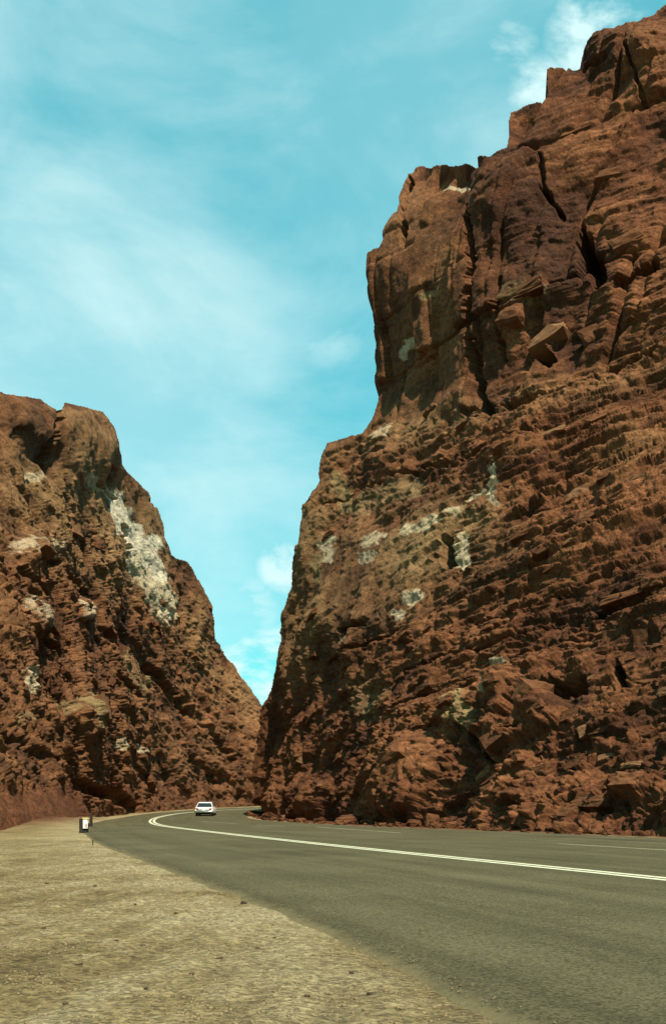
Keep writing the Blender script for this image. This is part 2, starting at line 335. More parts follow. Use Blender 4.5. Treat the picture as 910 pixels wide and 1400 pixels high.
ground = link('ground', np_mesh('ground', np.column_stack([Xf, Yf, Z]), Q, col, 'soil', True), M['ground'], kind='structure', label='gravel shoulder and red earth around the highway')
def ground_z(x, y):
    i = min(max(np.searchsorted(gx, x) - 1, 0), nx - 2); j = min(max(np.searchsorted(gy, y) - 1, 0), ny - 2)
    a = (x - gx[i]) / (gx[i + 1] - gx[i]); b = (y - gy[j]) / (gy[j + 1] - gy[j]); G = Z.reshape(ny, nx)
    return float((G[j, i] * (1 - a) + G[j, i + 1] * a) * (1 - b) + (G[j + 1, i] * (1 - a) + G[j + 1, i + 1] * a) * b)

# ------------------------------------------------------------------ cliffs
def tps(ctrl):                                    # thin-plate spline of depth over the picture plane
    P = np.array([(a / 100, b / 100) for a, b, _ in ctrl]); d = np.array([c for *_, c in ctrl], float)
    def U(r2): return 0.5 * r2 * np.log(r2 + 1e-9)
    K = U(((P[:, None] - P[None]) ** 2).sum(-1)); n = len(P); T = np.column_stack([np.ones(n), P])
    A = np.zeros((n + 3, n + 3)); A[:n, :n] = K + np.eye(n) * 0.02; A[:n, n:] = T; A[n:, :n] = T.T
    wgt = np.linalg.solve(A, np.concatenate([d, np.zeros(3)]))
    def f(u, v):
        u = u / 100; v = v / 100; r = wgt[n] + wgt[n + 1] * u + wgt[n + 2] * v
        for k in range(n): r = r + wgt[k] * U((u - P[k, 0]) ** 2 + (v - P[k, 1]) ** 2)
        return r
    return f
def inside(poly, u, v):
    r = np.zeros(u.shape, bool); n = len(poly)
    for k in range(n):
        (x0, y0), (x1, y1) = poly[k], poly[(k + 1) % n]
        if y0 == y1: continue
        c = ((y0 > v) != (y1 > v)) & (u < (x1 - x0) * (v - y0) / (y1 - y0) + x0); r ^= c
    return r
def capsule(u, v, x0, y0, x1, y1, r, soft=0.5):
    dx, dy = x1 - x0, y1 - y0; t = np.clip(((u - x0) * dx + (v - y0) * dy) / (dx * dx + dy * dy + 1e-9), 0, 1)
    d = np.hypot(u - x0 - t * dx, v - y0 - t * dy); return sstep(r * (1 + soft), r * (1 - soft), d)
def strata(s, q, th, ln, seed):
    li = np.floor(q / th).astype(np.int64); h = hsh(li, seed)
    x = s / ln * (0.6 + 0.9 * RND[h, 0]) + RND[h, 1] * 40; bi = np.floor(x).astype(np.int64)
    c = RND[hsh(li, bi, seed + 1)]; fq = q / th - li; fs = x - bi
    fd = sstep(0, 0.10, np.minimum(fq, 1 - fq)) * (0.3 + 0.7 * sstep(0, 0.05, np.minimum(fs, 1 - fs)))
    return (c[:, 0] - 0.35 + (c[:, 1] - 0.5) * (fs - 0.5) * 0.9 + (c[:, 2] - 0.75) * (fq - 0.5) * 0.7 + 0.5 * (RND[h, 2] - 0.5)) * fd - 0.15, c

def make_cliff(name, label, poly, ctrl, box, step, wall, kbed, amp_fn, cuts, bulges, patches, color_fn, wob, fine_fn=lambda u, v: 0 * u, big_fn=lambda u, v: 0 * u):
    depth = tps(ctrl)
    us = np.arange(box[0], box[1], step); vs = np.arange(box[2], box[3], step)
    Ug, Vg = np.meshgrid(us, vs); nv, nu = Ug.shape; u, v = Ug.ravel(), Vg.ravel()
    wu = wob * fbm(u / 26, v / 26, u * 0 + 5, 4); wv = wob * fbm(u / 26, v / 26, u * 0 + 15, 4)
    ins = inside(poly, u + wu, v + wv)
    D = depth(u, v)
    P = np.column_stack([(u - U0) / F * D, D, H - (v - V0) / F * D])
    G = P.reshape(nv, nu, 3); du = np.gradient(G, axis=1); dv = np.gradient(G, axis=0)
    Nn = np.cross(du, dv).reshape(-1, 3); Nn /= np.linalg.norm(Nn, axis=1)[:, None]
    Nn *= np.where((Nn * (P - np.array([0, 0, H]))).sum(1) > 0, -1, 1)[:, None]
    x, y, z = P.T
    s = x * wall[0] + y * wall[1]; q = z + kbed(u, v, z) * (s - 70)
    f1 = fbm(x / 9, y / 9, z / 9, 4); f2 = fbm(x / 2.2 + 9, y / 2.2, z / 2.2, 4); f3 = fbm(x / 0.7, y / 0.7 + 4, z / 0.7, 3)
    qw = q + 0.9 * f1 + 0.30 * f2; sw = s + 1.6 * f1 + 0.6 * f2
    aS, aR, aM = amp_fn(u, v, z, f1)                      # strata, rubble, mass
    b1, c1 = strata(sw, qw, 3.1, 7.0, 3); b2, c2 = strata(sw + 3, qw, 1.05, 3.2, 5); b3, c3 = strata(sw, qw + 0.05 * f2, 0.42, 2.6, 7); b4, c4 = strata(sw, qw + .05 * f2, 0.21, 1.7, 9)
    tilt = 0.35
    r1, ox, oy, e1 = voro((sw + tilt * qw) / 4.2, qw / 2.3, 21)
    R1 = ((r1[:, 2] - 0.42) + (r1[:, 3] - 0.5) * ox * 1.3 + (r1[:, 0] - 0.85) * oy * 1.1) * (0.25 + 0.75 * sstep(0, 0.10, e1)) - 0.22 * np.exp(-(e1 / 0.05) ** 2)
    r2, ox, oy, e2 = voro((sw + 0.2 * f2 + tilt * qw) / 1.55, (qw + 0.15 * f2) / 0.80, 33)
    R2 = ((r2[:, 2] - 0.42) + (r2[:, 3] - 0.5) * ox * 1.5 + (r2[:, 0] - 0.85) * oy * 1.3) * (0.25 + 0.75 * sstep(0, 0.12, e2)) - 0.35 * np.exp(-(e2 / 0.07) ** 2)
    r3, ox, oy, e3 = voro((sw + tilt * qw + 0.2 * f3) / 0.62, (qw + 0.1 * f3) / 0.34, 47)
    R3 = (r3[:, 2] - 0.5) + (r3[:, 3] - 0.5) * ox * 1.5 + (r3[:, 0] - 0.85) * oy * 1.3 - 0.35 * np.exp(-(e3 / 0.09) ** 2)
    fz = fine_fn(u, v); fine = 1 - 0.35 * fz
    R0 = 0                                                                                    # massive sheer faces, square joints
    for th_, ln_, sd_, a_ in ((13.0, 6.5, 77, 1.0), (5.5, 3.4, 78, 0.38)):
        qq = q + 0.25 * f1; li = np.floor(qq / th_).astype(np.int64); h = hsh(li, sd_); xx = (s + 0.35 * f1) / ln_ * (0.75 + 0.5 * RND[h, 0]) + RND[h, 1] * 40; bi = np.floor(xx).astype(np.int64)
        c0 = RND[hsh(li, bi, sd_ + 5)]; fq, fs = qq / th_ - li, xx - bi; es = np.minimum(fs, 1 - fs) * ln_; eq = np.minimum(fq, 1 - fq) * th_
        R0 = R0 + a_ * (((c0[:, 0] - 0.35) + (c0[:, 1] - 0.5) * (fs - 0.5) * 1.6 + (c0[:, 2] - 0.6) * (fq - 0.5) * 0.8) * sstep(0, 0.55, es) * sstep(0, 0.5, eq) - 0.15 - 0.55 * np.exp(-(es / 0.12) ** 2) - 0.25 * np.exp(-(eq / 0.12) ** 2))
    r5, ox, oy, e5 = voro(sw / 2.0 + 3, (qw + 0.04 * f2) / 0.30, 83)                          # thin tilted slabs
    R5 = ((r5[:, 2] - 0.4) + (r5[:, 3] - 0.5) * ox * 1.0 + (r5[:, 0] - 0.95) * oy * 1.5) * sstep(0, 0.14, e5)
    r6, ox, oy, e6 = voro(sw / 4.6 + 3, (qw + 0.04 * f2) / 0.75, 89)
    R6 = ((r6[:, 2] - 0.4) + (r6[:, 3] - 0.5) * ox * 1.0 + (r6[:, 0] - 0.95) * oy * 1.3) * sstep(0, 0.10, e6)
    r4, ox, oy, e4 = voro((sw + 0.3 * f3) / 0.34, qw / 0.17, 61)
    R4 = (r4[:, 2] - 0.5) + (r4[:, 3] - 0.5) * ox * 1.6 + (r4[:, 0] - 0.85) * oy * 1.6
    disp = aM * (1.3 * f1 + 0.22 * f2) + aS * (0.70 * b1 + 0.46 * b2 + fine * (0.34 * b3 + 0.22 * b4)) + aR * (0.70 * R1 + 0.56 * R2 + 0.36 * R3 + 0.17 * R4) + 0.05 * f3 + big_fn(u, v) * R0 + fz * (0.28 * R5 + 0.40 * R6)
    un = u + 3.5 * fbm(u / 11, v / 11, u * 0 + 3, 3); vn = v + 3.5 * fbm(u / 11, v / 11, u * 0 + 13, 3)
    rim = ins.reshape(nv, nu).astype(float); acc = rim.copy()
    for _ in range(14):
        p_ = np.pad(rim, 1, mode='edge'); rim = np.minimum.reduce([p_[1:-1, 1:-1], p_[:-2, 1:-1], p_[2:, 1:-1], p_[1:-1, :-2], p_[1:-1, 2:]]); acc += rim
    disp = disp * (0.30 + 0.70 * acc.ravel() / 15)
    g2 = np.pad(disp.reshape(nv, nu), 1, mode='edge')
    g2 = (g2[:-2] + 4 * g2[1:-1] + g2[2:]) / 6; disp = ((g2[:, :-2] + 4 * g2[:, 1:-1] + g2[:, 2:]) / 6).ravel()
    for (x0, y0, x1, y1, r, dep) in cuts: disp = disp - dep * capsule(un, vn, x0, y0, x1, y1, r, 0.35)
    for (x0, y0, x1, y1, r, dep) in bulges: disp = disp + dep * capsule(un, vn, x0, y0, x1, y1, r, 0.8)
    col = color_fn(u, v, f1, f2, f3, c1, c2, c3, r1, r2) * (1 + 0.45 * aS * fine * (c3[:, 3] - 0.5) + 0.45 * aS * fine * (c4[:, 3] - 0.5) + 0.35 * (r3[:, 1] - .5) + 0.35 * (r4[:, 1] - .5))[:, None]
    for (x0, y0, x1, y1, r, cc, st) in patches:
        m = capsule(un, vn, x0, y0, x1, y1, r, 0.75)
        m = ((sstep(0.22, 0.75, m + 0.30 * (r2[:, 1] - 0.5) + 0.22 * (r3[:, 1] - 0.5) + 0.25 * f3 + 0.15 * f2) if r < 20 else m * np.clip(0.8 + 0.7 * f2 + 0.5 * f3, 0, 1)) * (m > 0.02) * st).clip(0, 1)[:, None]
        col = col + (np.array(cc) * (1 + 0.25 * f3)[:, None] - col) * m
    P2 = P + Nn * disp[:, None]
    g = ins.reshape(nv, nu); cell = g[:-1, :-1] & g[1:, :-1] & g[:-1, 1:] & g[1:, 1:]
    jj, ii = np.nonzero(cell); a = jj * nu + ii
    Q = np.column_stack([a, a + nu, a + nu + 1, a + 1])
    # close the rim backwards: the rock goes on behind the skyline
    E = np.vstack([Q[:, [0, 1]], Q[:, [1, 2]], Q[:, [2, 3]], Q[:, [3, 0]]]); key = np.sort(E, 1); kk = key[:, 0] * (nv * nu) + key[:, 1]
    _, idx, cnt = np.unique(kk, return_index=True, return_counts=True); be = E[idx[cnt == 1]]
    bv = np.unique(be); Vs = [P2]; Cs = [col]; base = len(P2); prev = {int(q): int(q) for q in bv}; Qs = [Q]
    ctr = np.array(wob_center := [np.mean(P2[ins][:, 0]), np.mean(P2[ins][:, 1]), 0.0])
    ray = P2[bv] - np.array([0, 0, H]); ray /= np.linalg.norm(ray, axis=1)[:, None]; ray[:, 2] *= 0.55
    cin = (P2[bv].mean(0) - P2[bv]); cin[:, 2] = -np.abs(cin[:, 2]) * 0.2; cin /= np.linalg.norm(cin, axis=1)[:, None]
    mp_prev = np.full(base, -1); mp_prev[bv] = bv
    for k, (st, inw) in enumerate(((0.8, 0.05), (3.0, 0.25), (9.0, 0.9), (24.0, 3.0))):
        nn = 0.35 * fbm(P2[bv, 0] / 1.5, P2[bv, 1] / 1.5 + k, P2[bv, 2] / 1.5, 3)[:, None]
        Vn = P2[bv] + ray * st + cin * (inw + 0.15 * nn) ; Vs.append(Vn); Cs.append(col[bv])
        mp_new = np.full(base, -1); mp_new[bv] = base + k * len(bv) + np.arange(len(bv))
        Qs.append(np.column_stack([mp_prev[be[:, 1]], mp_prev[be[:, 0]], mp_new[be[:, 0]], mp_new[be[:, 1]]])); mp_prev = mp_new
    V = np.vstack(Vs); Cc = np.vstack(Cs); Q = np.vstack(Qs)
    used = np.unique(Q); remap = np.full(len(V), -1); remap[used] = np.arange(len(used))
    me = np_mesh(name, V[used], remap[Q], np.clip(Cc[used], 0.01, 0.8))
    o = link(name, me, M['cliff'], kind='structure', label=label)
    def probe(pu, pv):                                    # the finished surface under a point of it
        j = int(round((pv - box[2]) / step)); i = int(round((pu - box[0]) / step)); j = min(max(j, 2), nv - 3); i = min(max(i, 2), nu - 3)
        k = j * nu + i
        return Vector(P2[k]), Vector(Nn[k]), bool(g[j, i])
    return o, probe

ORANGE = np.array([0.150, 0.059, 0.0235]); RUST = np.array([0.096, 0.035, 0.0145]); DARK = np.array([0.055, 0.022, 0.0105])
TAN = np.array([0.190, 0.104, 0.043]); PALE = (0.43, 0.335, 0.20); CHALK = (0.46, 0.385, 0.26); OLIVE = (0.19, 0.130, 0.056); VARN = (0.042, 0.018, 0.0095)
# ---- the tall cliff
RPOLY = [(330, 1160), (334, 1118), (346, 1085), (345, 1050), (352, 1010), (359, 962), (372, 935), (384, 880), (386, 845), (397, 800), (401, 760), (410, 735), (414, 690), (434, 664),
         (440, 628), (446, 606), (470, 598), (493, 590), (506, 572), (513, 545), (514, 500), (511, 440), (503, 400), (499, 362), (500, 345), (520, 333), (527, 310), (543, 290), (546, 262), (560, 238), (574, 227),
         (640, 221), (646, 210), (684, 204), (692, 196), (690, 170), (694, 150), (712, 140), (738, 136), (746, 118), (744, 93), (765, 88), (793, 95), (803, 76), (830, 52), (862, 38), (890, 25), (912, 8), (960, -25), (1160, -70), (1160, 1170)]
RCTRL = [(345, 1118, 106), (450, 1124, 76), (600, 1131, 57), (750, 1138, 45.6), (890, 1143, 40), (1000, 1148, 35.4), (1100, 1153, 31.9),
         (355, 1000, 108), (450, 1000, 82), (600, 1000, 62), (750, 1000, 50.5), (890, 1000, 45), (1100, 1000, 37),
         (385, 850, 106), (450, 850, 87), (600, 850, 68), (750, 850, 57), (890, 850, 50.5), (1100, 850, 42),
         (410, 700, 104), (500, 700, 90), (600, 700, 76), (750, 700, 64.5), (890, 700, 57.5), (1100, 700, 49),
         (445, 607, 102), (520, 600, 94), (640, 600, 79), (750, 600, 70.5), (890, 600, 63.5), (1100, 600, 55),
         (515, 500, 97), (640, 500, 83.5), (750, 500, 75.5), (890, 490, 69.5), (1100, 490, 61),
         (500, 350, 96), (640, 350, 83), (750, 350, 77), (890, 350, 72), (1100, 350, 64), (570, 228, 98), (640, 222, 87), (750, 220, 80), (890, 220, 75), (1100, 220, 67),
         (740, 95, 86), (795, 93, 84), (890, 25, 80), (1100, -60, 72)]
def rk(u, v, z): return 0.20 * sstep(37, 22, z) * (0.35 + 0.65 * sstep(430, 600, u)) - 0.02
def ledge(u): return 590 - (u - 510) * 0.27             # photo row of the bench between the two storeys
def ramp(u, v, z, f1):
    up = sstep(15, -25, v - ledge(u))
    smooth = np.clip(capsule(u, v, 560, 330, 570, 520, 60, 0.4) + capsule(u, v, 641, 205, 650, 550, 16, 0.4) + 0.75 * capsule(u, v, 480, 780, 610, 770, 70, 0.6) + 0.7 * capsule(u, v, 565, 945, 620, 925, 24, 0.4) + 0.7 * capsule(u, v, 830, 890, 880, 875, 30, 0.4) + 0.7 * capsule(u, v, 560, 1060, 590, 1030, 30, 0.4) + 0.6 * capsule(u, v, 700, 980, 790, 945, 22, 0.4), 0, 1)
    low = sstep(880, 1010, v + 25 * f1)
    base = sstep(1150, 1105, v - (u - 600) * 0.04)
    m = 0.35 + 0.65 * base
    far = sstep(360, 600, u) * 0.5 + 0.5
    return (0.50 - 0.34 * up + 0.22 * up * sstep(760, 830, u)) * (1 - 0.85 * smooth) * m * far * (1 - 0.55 * low), (0.36 + 0.30 * low - 0.24 * up) * far * (1 - 0.88 * smooth) * m, (0.9 + 0.2 * up) * (1 - 0.5 * smooth) * m
def rcol(u, v, f1, f2, f3, c1, c2, c3, r1, r2):
    t = np.clip(0.52 + 0.5 * f1 + 0.45 * (c1[:, 3] - 0.5) + 0.5 * (c2[:, 3] - 0.5) + 0.25 * (r2[:, 1] - 0.5) + 0.2 * f2, 0, 1)[:, None]
    c = DARK + (RUST - DARK) * np.clip(t * 2.2, 0, 1); c = c + (ORANGE - c) * np.clip(t * 2 - 0.75, 0, 1)
    tanm = np.clip(capsule(u, v, 430, 780, 620, 740, 75, 0.8) * 0.75 + 0.5 * capsule(u, v, 430, 700, 420, 900, 45, 0.8) + 0.55 * np.exp(-((v - ledge(u) - 12) / 26) ** 2) * (u > 440) + 0.3 * capsule(u, v, 560, 300, 580, 560, 60, 0.6) , 0, 1) * np.clip(0.7 + 0.7 * f1 + 0.4 * f2, 0, 1)
    return c + (TAN - c) * tanm[:, None]
RCUT = [(545, 922, 690, 866, 2.2, 0.7), (640, 852, 895, 752, 2.2, 0.7), (600, 902, 800, 826, 1.8, 0.55), (700, 702, 895, 606, 2.2, 0.6), (560, 642, 770, 584, 2.2, 0.7), (780, 566, 895, 520, 2.4, 0.7), (520, 985, 640, 925, 2, 0.6), (690, 790, 890, 700, 1.8, .5), (440, 905, 560, 850, 1.6, .5), (440, 690, 560, 640, 1.8, .5), (643, 212, 645, 400, 4, 2.0), (646, 400, 654, 552, 5, 1.8), (655, 545, 668, 560, 7, 1.2), (682, 380, 686, 490, 3, 1.4), (738, 210, 742, 255, 3, 0.9), (742, 255, 762, 280, 4, 1.1),
        (795, 320, 800, 360, 9, 3.0), (815, 355, 822, 388, 11, 2.6), (793, 300, 794, 385, 4, 1.5), (728, 470, 747, 492, 9, 2.2), (612, 742, 610, 765, 8, 2.2), (835, 92, 800, 98, 3, 1.2), (870, 85, 884, 150, 3, 0.7),
        (690, 555, 790, 525, 4, 0.9), (790, 520, 895, 480, 4, 1.0), (700, 985, 725, 955, 7, 1.3), (735, 945, 790, 935, 10, 1.5), (800, 870, 880, 880, 22, 0.6), (810, 832, 895, 810, 5, 1.3), (838, 900, 850, 930, 6, 1.4),
        (780, 1105, 850, 1098, 9, 1.0), (345, 1105, 372, 1090, 6, 2.2), (520, 1080, 545, 1060, 6, 1.0), (460, 860, 500, 850, 4, 0.8), (630, 560, 700, 548, 3, 0.8), (850, 400, 900, 370, 6, 1.2), (560, 245, 548, 330, 3, 1.2), (640, 1000, 668, 1040, 4, .8)]
RBULGE = [(580, 1050, 560, 1075, 32, 1.3), (742, 965, 735, 972, 18, 1.2), (830, 75, 880, 70, 30, 1.2), (850, 1080, 890, 1075, 20, 0.9), (700, 240, 710, 360, 40, 0.9), (700, 940, 690, 1000, 18, 0.9), (640, 970, 645, 990, 16, 0.8), (420, 1090, 400, 1100, 22, 0.8)]
RPATCH = [(552, 726, 585, 722, 5, PALE, 0.9), (585, 722, 620, 696, 8, PALE, 1.0), (674, 642, 670, 680, 6, PALE, 0.95), (642, 680, 655, 670, 6, PALE, 0.8), (636, 735, 626, 768, 7, PALE, 0.9), (494, 742, 520, 728, 6, PALE, 0.7), (488, 760, 510, 755, 5, PALE, .6),
          (443, 735, 440, 760, 7, PALE, 0.7), (430, 760, 428, 790, 5, OLIVE, .8), (560, 822, 572, 815, 8, PALE, 0.8), (540, 840, 545, 838, 6, PALE, 0.7), (465, 876, 468, 874, 7, PALE, 0.8), (674, 905, 680, 950, 11, PALE, 0.75), (640, 965, 648, 990, 13, OLIVE, .8),
          (545, 488, 557, 466, 5, PALE, 0.75), (580, 405, 592, 400, 5, OLIVE, .8), (600, 252, 634, 252, 3, PALE, 0.8), (518, 594, 530, 590, 8, PALE, .5), (460, 655, 466, 690, 9, OLIVE, .7), (480, 690, 560, 660, 14, OLIVE, .5), (505, 950, 500, 960, 22, OLIVE, .55),
          (560, 760, 640, 700, 30, OLIVE, 0.45), (710, 250, 720, 370, 55, VARN, 0.85), (760, 330, 775, 420, 35, VARN, 0.7), (660, 420, 670, 540, 22, VARN, .75), (850, 60, 830, 90, 40, VARN, .75), (740, 400, 700, 400, 14, OLIVE, .3), (600, 280, 570, 300, 20, VARN, .35),
          (840, 640, 885, 600, 25, TAN, .35), (660, 850, 800, 790, 30, RUST, .4), (850, 870, 890, 890, 35, VARN, .5)]
tall, tprobe = make_cliff('cliff_right', 'tall layered red sandstone cliff towering over the far side of the road', RPOLY, RCTRL, (328, 1150, -72, 1168), 1.05, (-0.33, 0.944), rk, ramp, RCUT, RBULGE, RPATCH, rcol, 3.0, lambda u, v: sstep(ledge(u) - 10, ledge(u) + 60, v) * sstep(980, 900, v + (u - 700) * 0.3) * sstep(520, 640, u), lambda u, v: 1.05 * sstep(15, -25, v - ledge(u)))

# ---- the lower cliff
LPOLY = [(-200, 1190), (-200, 500), (-60, 520), (22, 543), (50, 546), (66, 564), (72, 562), (80, 551), (110, 562), (132, 565), (148, 585), (153, 612), (160, 630), (190, 660), (214, 690), (225, 735), (237, 757), (258, 768), (274, 795), (290, 828), (296, 876),
         (318, 905), (330, 928), (345, 945), (360, 963), (400, 1000), (450, 1050), (500, 1090), (500, 1190)]
LCTRL = [(-200, 1160, 30), (22, 1132, 50), (108, 1124, 72), (150, 1118, 106), (200, 1113, 124), (245, 1110, 138), (295, 1105, 153), (335, 1104, 163), (420, 1104, 178),
         (-200, 1000, 42), (22, 1000, 62), (100, 1000, 85), (200, 1000, 129), (300, 1000, 159), (355, 1000, 170), (440, 1050, 182), (-200, 850, 58), (22, 850, 76), (100, 850, 99), (200, 850, 136), (290, 850, 163),
         (-200, 700, 74), (22, 700, 90), (100, 700, 109), (215, 700, 146), (-200, 600, 80), (22, 600, 96), (100, 600, 113), (152, 600, 126), (-200, 530, 84), (22, 545, 98), (110, 563, 117), (297, 878, 166), (362, 962, 175)]
def lk(u, v, z): return 0.34 + 0 * z
def lramp(u, v, z, f1):
    dome = np.clip(capsule(u, v, 30, 590, 125, 610, 48, 0.4), 0, 1)
    pal = 0.6 * capsule(u, v, 170, 690, 215, 800, 30, 0.6)
    bank = capsule(u, v, -60, 1130, 75, 1118, 44, 0.35)
    m = (1 - 0.93 * bank) * (0.4 + 0.6 * sstep(1125, 1085, v))
    low = sstep(690, 790, v + 0.15 * u)
    edge = sstep(-10, 90, (v - 600) * 0.62 + 150 - u + 25)       # calmer towards the skyline
    return (0.26 - 0.10 * low) * (1 - 0.65 * dome) * (1 - pal) * m * (0.4 + 0.6 * edge), (0.30 + 0.36 * low) * (1 - 0.85 * dome) * (1 - pal) * m * (0.3 + 0.7 * edge), 0.7 * m
def lcol(u, v, f1, f2, f3, c1, c2, c3, r1, r2):
    t = np.clip(0.52 + 0.5 * f1 + 0.4 * (c1[:, 3] - 0.5) + 0.3 * (c2[:, 3] - 0.5) + 0.5 * (r2[:, 1] - 0.5) + 0.4 * (r1[:, 1] - 0.5) + 0.2 * f2, 0, 1)[:, None]
    c = DARK + (RUST - DARK) * np.clip(t * 2.2, 0, 1); c = c + (ORANGE - c) * np.clip(t * 2 - 0.75, 0, 1)
    tanm = np.clip(capsule(u, v, 60, 680, 170, 740, 60, 0.9) * 0.9 + 0.6 * capsule(u, v, 60, 600, 130, 600, 40, .8) + 0.22 + 0.5 * capsule(u, v, 230, 790, 330, 960, 28, 0.9), 0, 1) * np.clip(0.75 + 0.7 * f1 + 0.4 * f2, 0, 1)
    c = c + (TAN - c) * tanm[:, None]
    bank = capsule(u, v, -60, 1130, 80, 1116, 44, 0.3)[:, None]
    return c + (np.array([0.125, 0.047, 0.0200]) * (1 + 0.3 * f2)[:, None] - c) * bank
LCUT = [(68, 565, 62, 600, 3, 1.21), (62, 600, 60, 640, 4, 1.10), (20, 600, 48, 622, 12, 0.44), (98, 790, 112, 800, 5, 1.32), (110, 800, 132, 830, 4, 0.88), (130, 660, 158, 680, 3, 0.88), (165, 720, 172, 750, 3, 0.99), (205, 684, 212, 690, 4, 0.66),
        (180, 870, 215, 920, 5, 0.88), (210, 915, 260, 975, 6, 0.99), (190, 890, 205, 920, 4, 0.77), (255, 960, 320, 1040, 6, 0.99), (160, 925, 200, 960, 5, 0.77), (110, 1070, 150, 1090, 7, 0.99), (150, 1085, 185, 1105, 8, 0.99), (265, 1040, 300, 1070, 8, 0.99), (300, 1060, 330, 1090, 7, 0.88), (90, 990, 110, 1030, 4, 0.72),
        (30, 780, 70, 810, 5, 0.77), (50, 760, 80, 770, 4, 0.61), (60, 870, 90, 890, 5, 0.72), (235, 1060, 260, 1090, 6, 0.83), (20, 1010, 80, 1040, 4, 0.55), (200, 1060, 215, 1085, 5, 0.77), (150, 640, 150, 660, 3, 0.55), (140, 860, 170, 890, 4, 0.77)]
LBULGE = [(100, 590, 120, 610, 40, 1.6), (35, 575, 40, 590, 28, 1.2), (115, 975, 122, 990, 14, 1.2), (48, 840, 44, 855, 16, 1.0), (60, 745, 45, 750, 18, .9), (115, 830, 118, 838, 10, .9)]
LPATCH = [(158, 680, 166, 722, 10, CHALK, 1.2), (165, 700, 195, 750, 11, CHALK, 1.2), (180, 748, 207, 742, 11, CHALK, 1.3), (172, 720, 184, 768, 9, CHALK, 1.3), (190, 770, 228, 832, 17, PALE, 0.85), (198, 760, 220, 788, 9, CHALK, 1.1), (115, 655, 150, 675, 6, PALE, 0.55), (38, 655, 55, 650, 6, PALE, 0.7),
          (30, 745, 70, 750, 10, PALE, 0.55), (40, 830, 58, 845, 12, PALE, 0.5), (113, 825, 118, 840, 8, PALE, 0.65), (36, 920, 40, 945, 6, PALE, 0.75), (117, 960, 124, 990, 12, OLIVE, 0.9), (95, 965, 90, 970, 8, OLIVE, .6), (24, 985, 45, 980, 7, OLIVE, 0.7), (158, 1010, 162, 1020, 5, PALE, .7), (185, 1020, 195, 1026, 4, PALE, .6),
          (180, 905, 200, 930, 14, OLIVE, .6), (25, 580, 50, 615, 26, VARN, 0.7), (75, 553, 100, 560, 6, VARN, .5), (90, 1090, 340, 1090, 22, RUST, .4)]
low, lprobe = make_cliff('cliff_left', 'lower rugged brown cliff with a chalky scar beside the bend', LPOLY, LCTRL, (-196, 470, 498, 1186), 1.05, (0.15, 0.99), lk, lramp, LCUT, LBULGE, LPATCH, lcol, 2.5, lambda u, v: 0 * u, lambda u, v: 0 * u)

# ------------------------------------------------------------------ rock pieces
def rock_mesh(name, seed, boxy=0.6, n=15, flat=1.0, mtl='block', bev=0.07, sub=2):
    rd = random.Random(seed); bm = bmesh.new()
    for sx in (-1, 1):
        for sy in (-1, 1):
            for sz in (-1, 1):
                j = lambda: 1 - boxy * 0.55 * rd.random()
                bm.verts.new((sx * j() * 0.5, sy * j() * 0.5, sz * j() * 0.5 * flat))
    for _ in range(n - 8):
        a = Vector((rd.gauss(0, 1), rd.gauss(0, 1), rd.gauss(0, 1))).normalized() * 0.56; a.z *= flat; bm.verts.new(a)
    r = bmesh.ops.convex_hull(bm, input=bm.verts)
    bmesh.ops.delete(bm, geom=[e for e in r['geom_interior'] if isinstance(e, bmesh.types.BMVert)], context='VERTS')
    bmesh.ops.triangulate(bm, faces=bm.faces)
    if sub:
        for _ in range(sub): bmesh.ops.subdivide_edges(bm, edges=list(bm.edges), cuts=1, use_grid_fill=True)
        co = np.array([v.co[:] for v in bm.verts]); nz = 0.11 * fbm(co[:, 0] * 2.6 + seed, co[:, 1] * 2.6, co[:, 2] * 4.5, 4, 0.6)
        for v, d in zip(bm.verts, nz): v.co *= 1 + d
    me = bpy.data.meshes.new(name); bm.normal_update(); bm.to_mesh(me); bm.free(); me.materials.append(M[mtl]); return me
BM = [rock_mesh('rock_block', 100 + k, boxy=0.75) for k in range(12)]
PM = [rock_mesh('pale_rock_block', 200 + k, boxy=0.75, mtl='pale_block') for k in range(6)]
UPV = Vector((0, 0, 1))
def set_block(parent, probe, u, v, L, T, Dp, slope=0.0, pale=False, out=0.1, seed=None, yaw=0.0, name='rock_block'):
    rd = random.Random(seed if seed is not None else int(u * 31 + v * 17))
    P, Nn, ok = probe(u, v)
    if not ok: return None
    tx = UPV.cross(Nn).normalized()                         # along the wall
    if tx.x < 0: tx = -tx
    a = slope + rd.uniform(-0.12, 0.12); zup = Nn.cross(tx); zup = zup if zup.z > 0 else -zup
    ex = (tx * math.cos(a) + zup * math.sin(a)).normalized()
    hz = Vector((Nn.x, Nn.y, 0.25)).normalized(); ey = (hz - ex * hz.dot(ex)).normalized()
    ey = (Matrix.Rotation(yaw + rd.uniform(-0.3, 0.3), 3, ex) @ ey); ez = ex.cross(ey)
    m = Matrix((ex * L, ey * Dp, ez * T)).transposed().to_4x4(); m.translation = P - ey * Dp * (0.5 - out) 
    o = bpy.data.objects.new(name, rd.choice(PM if pale else BM)); C.objects.link(o); o.parent = parent; o.matrix_world = m
    return o
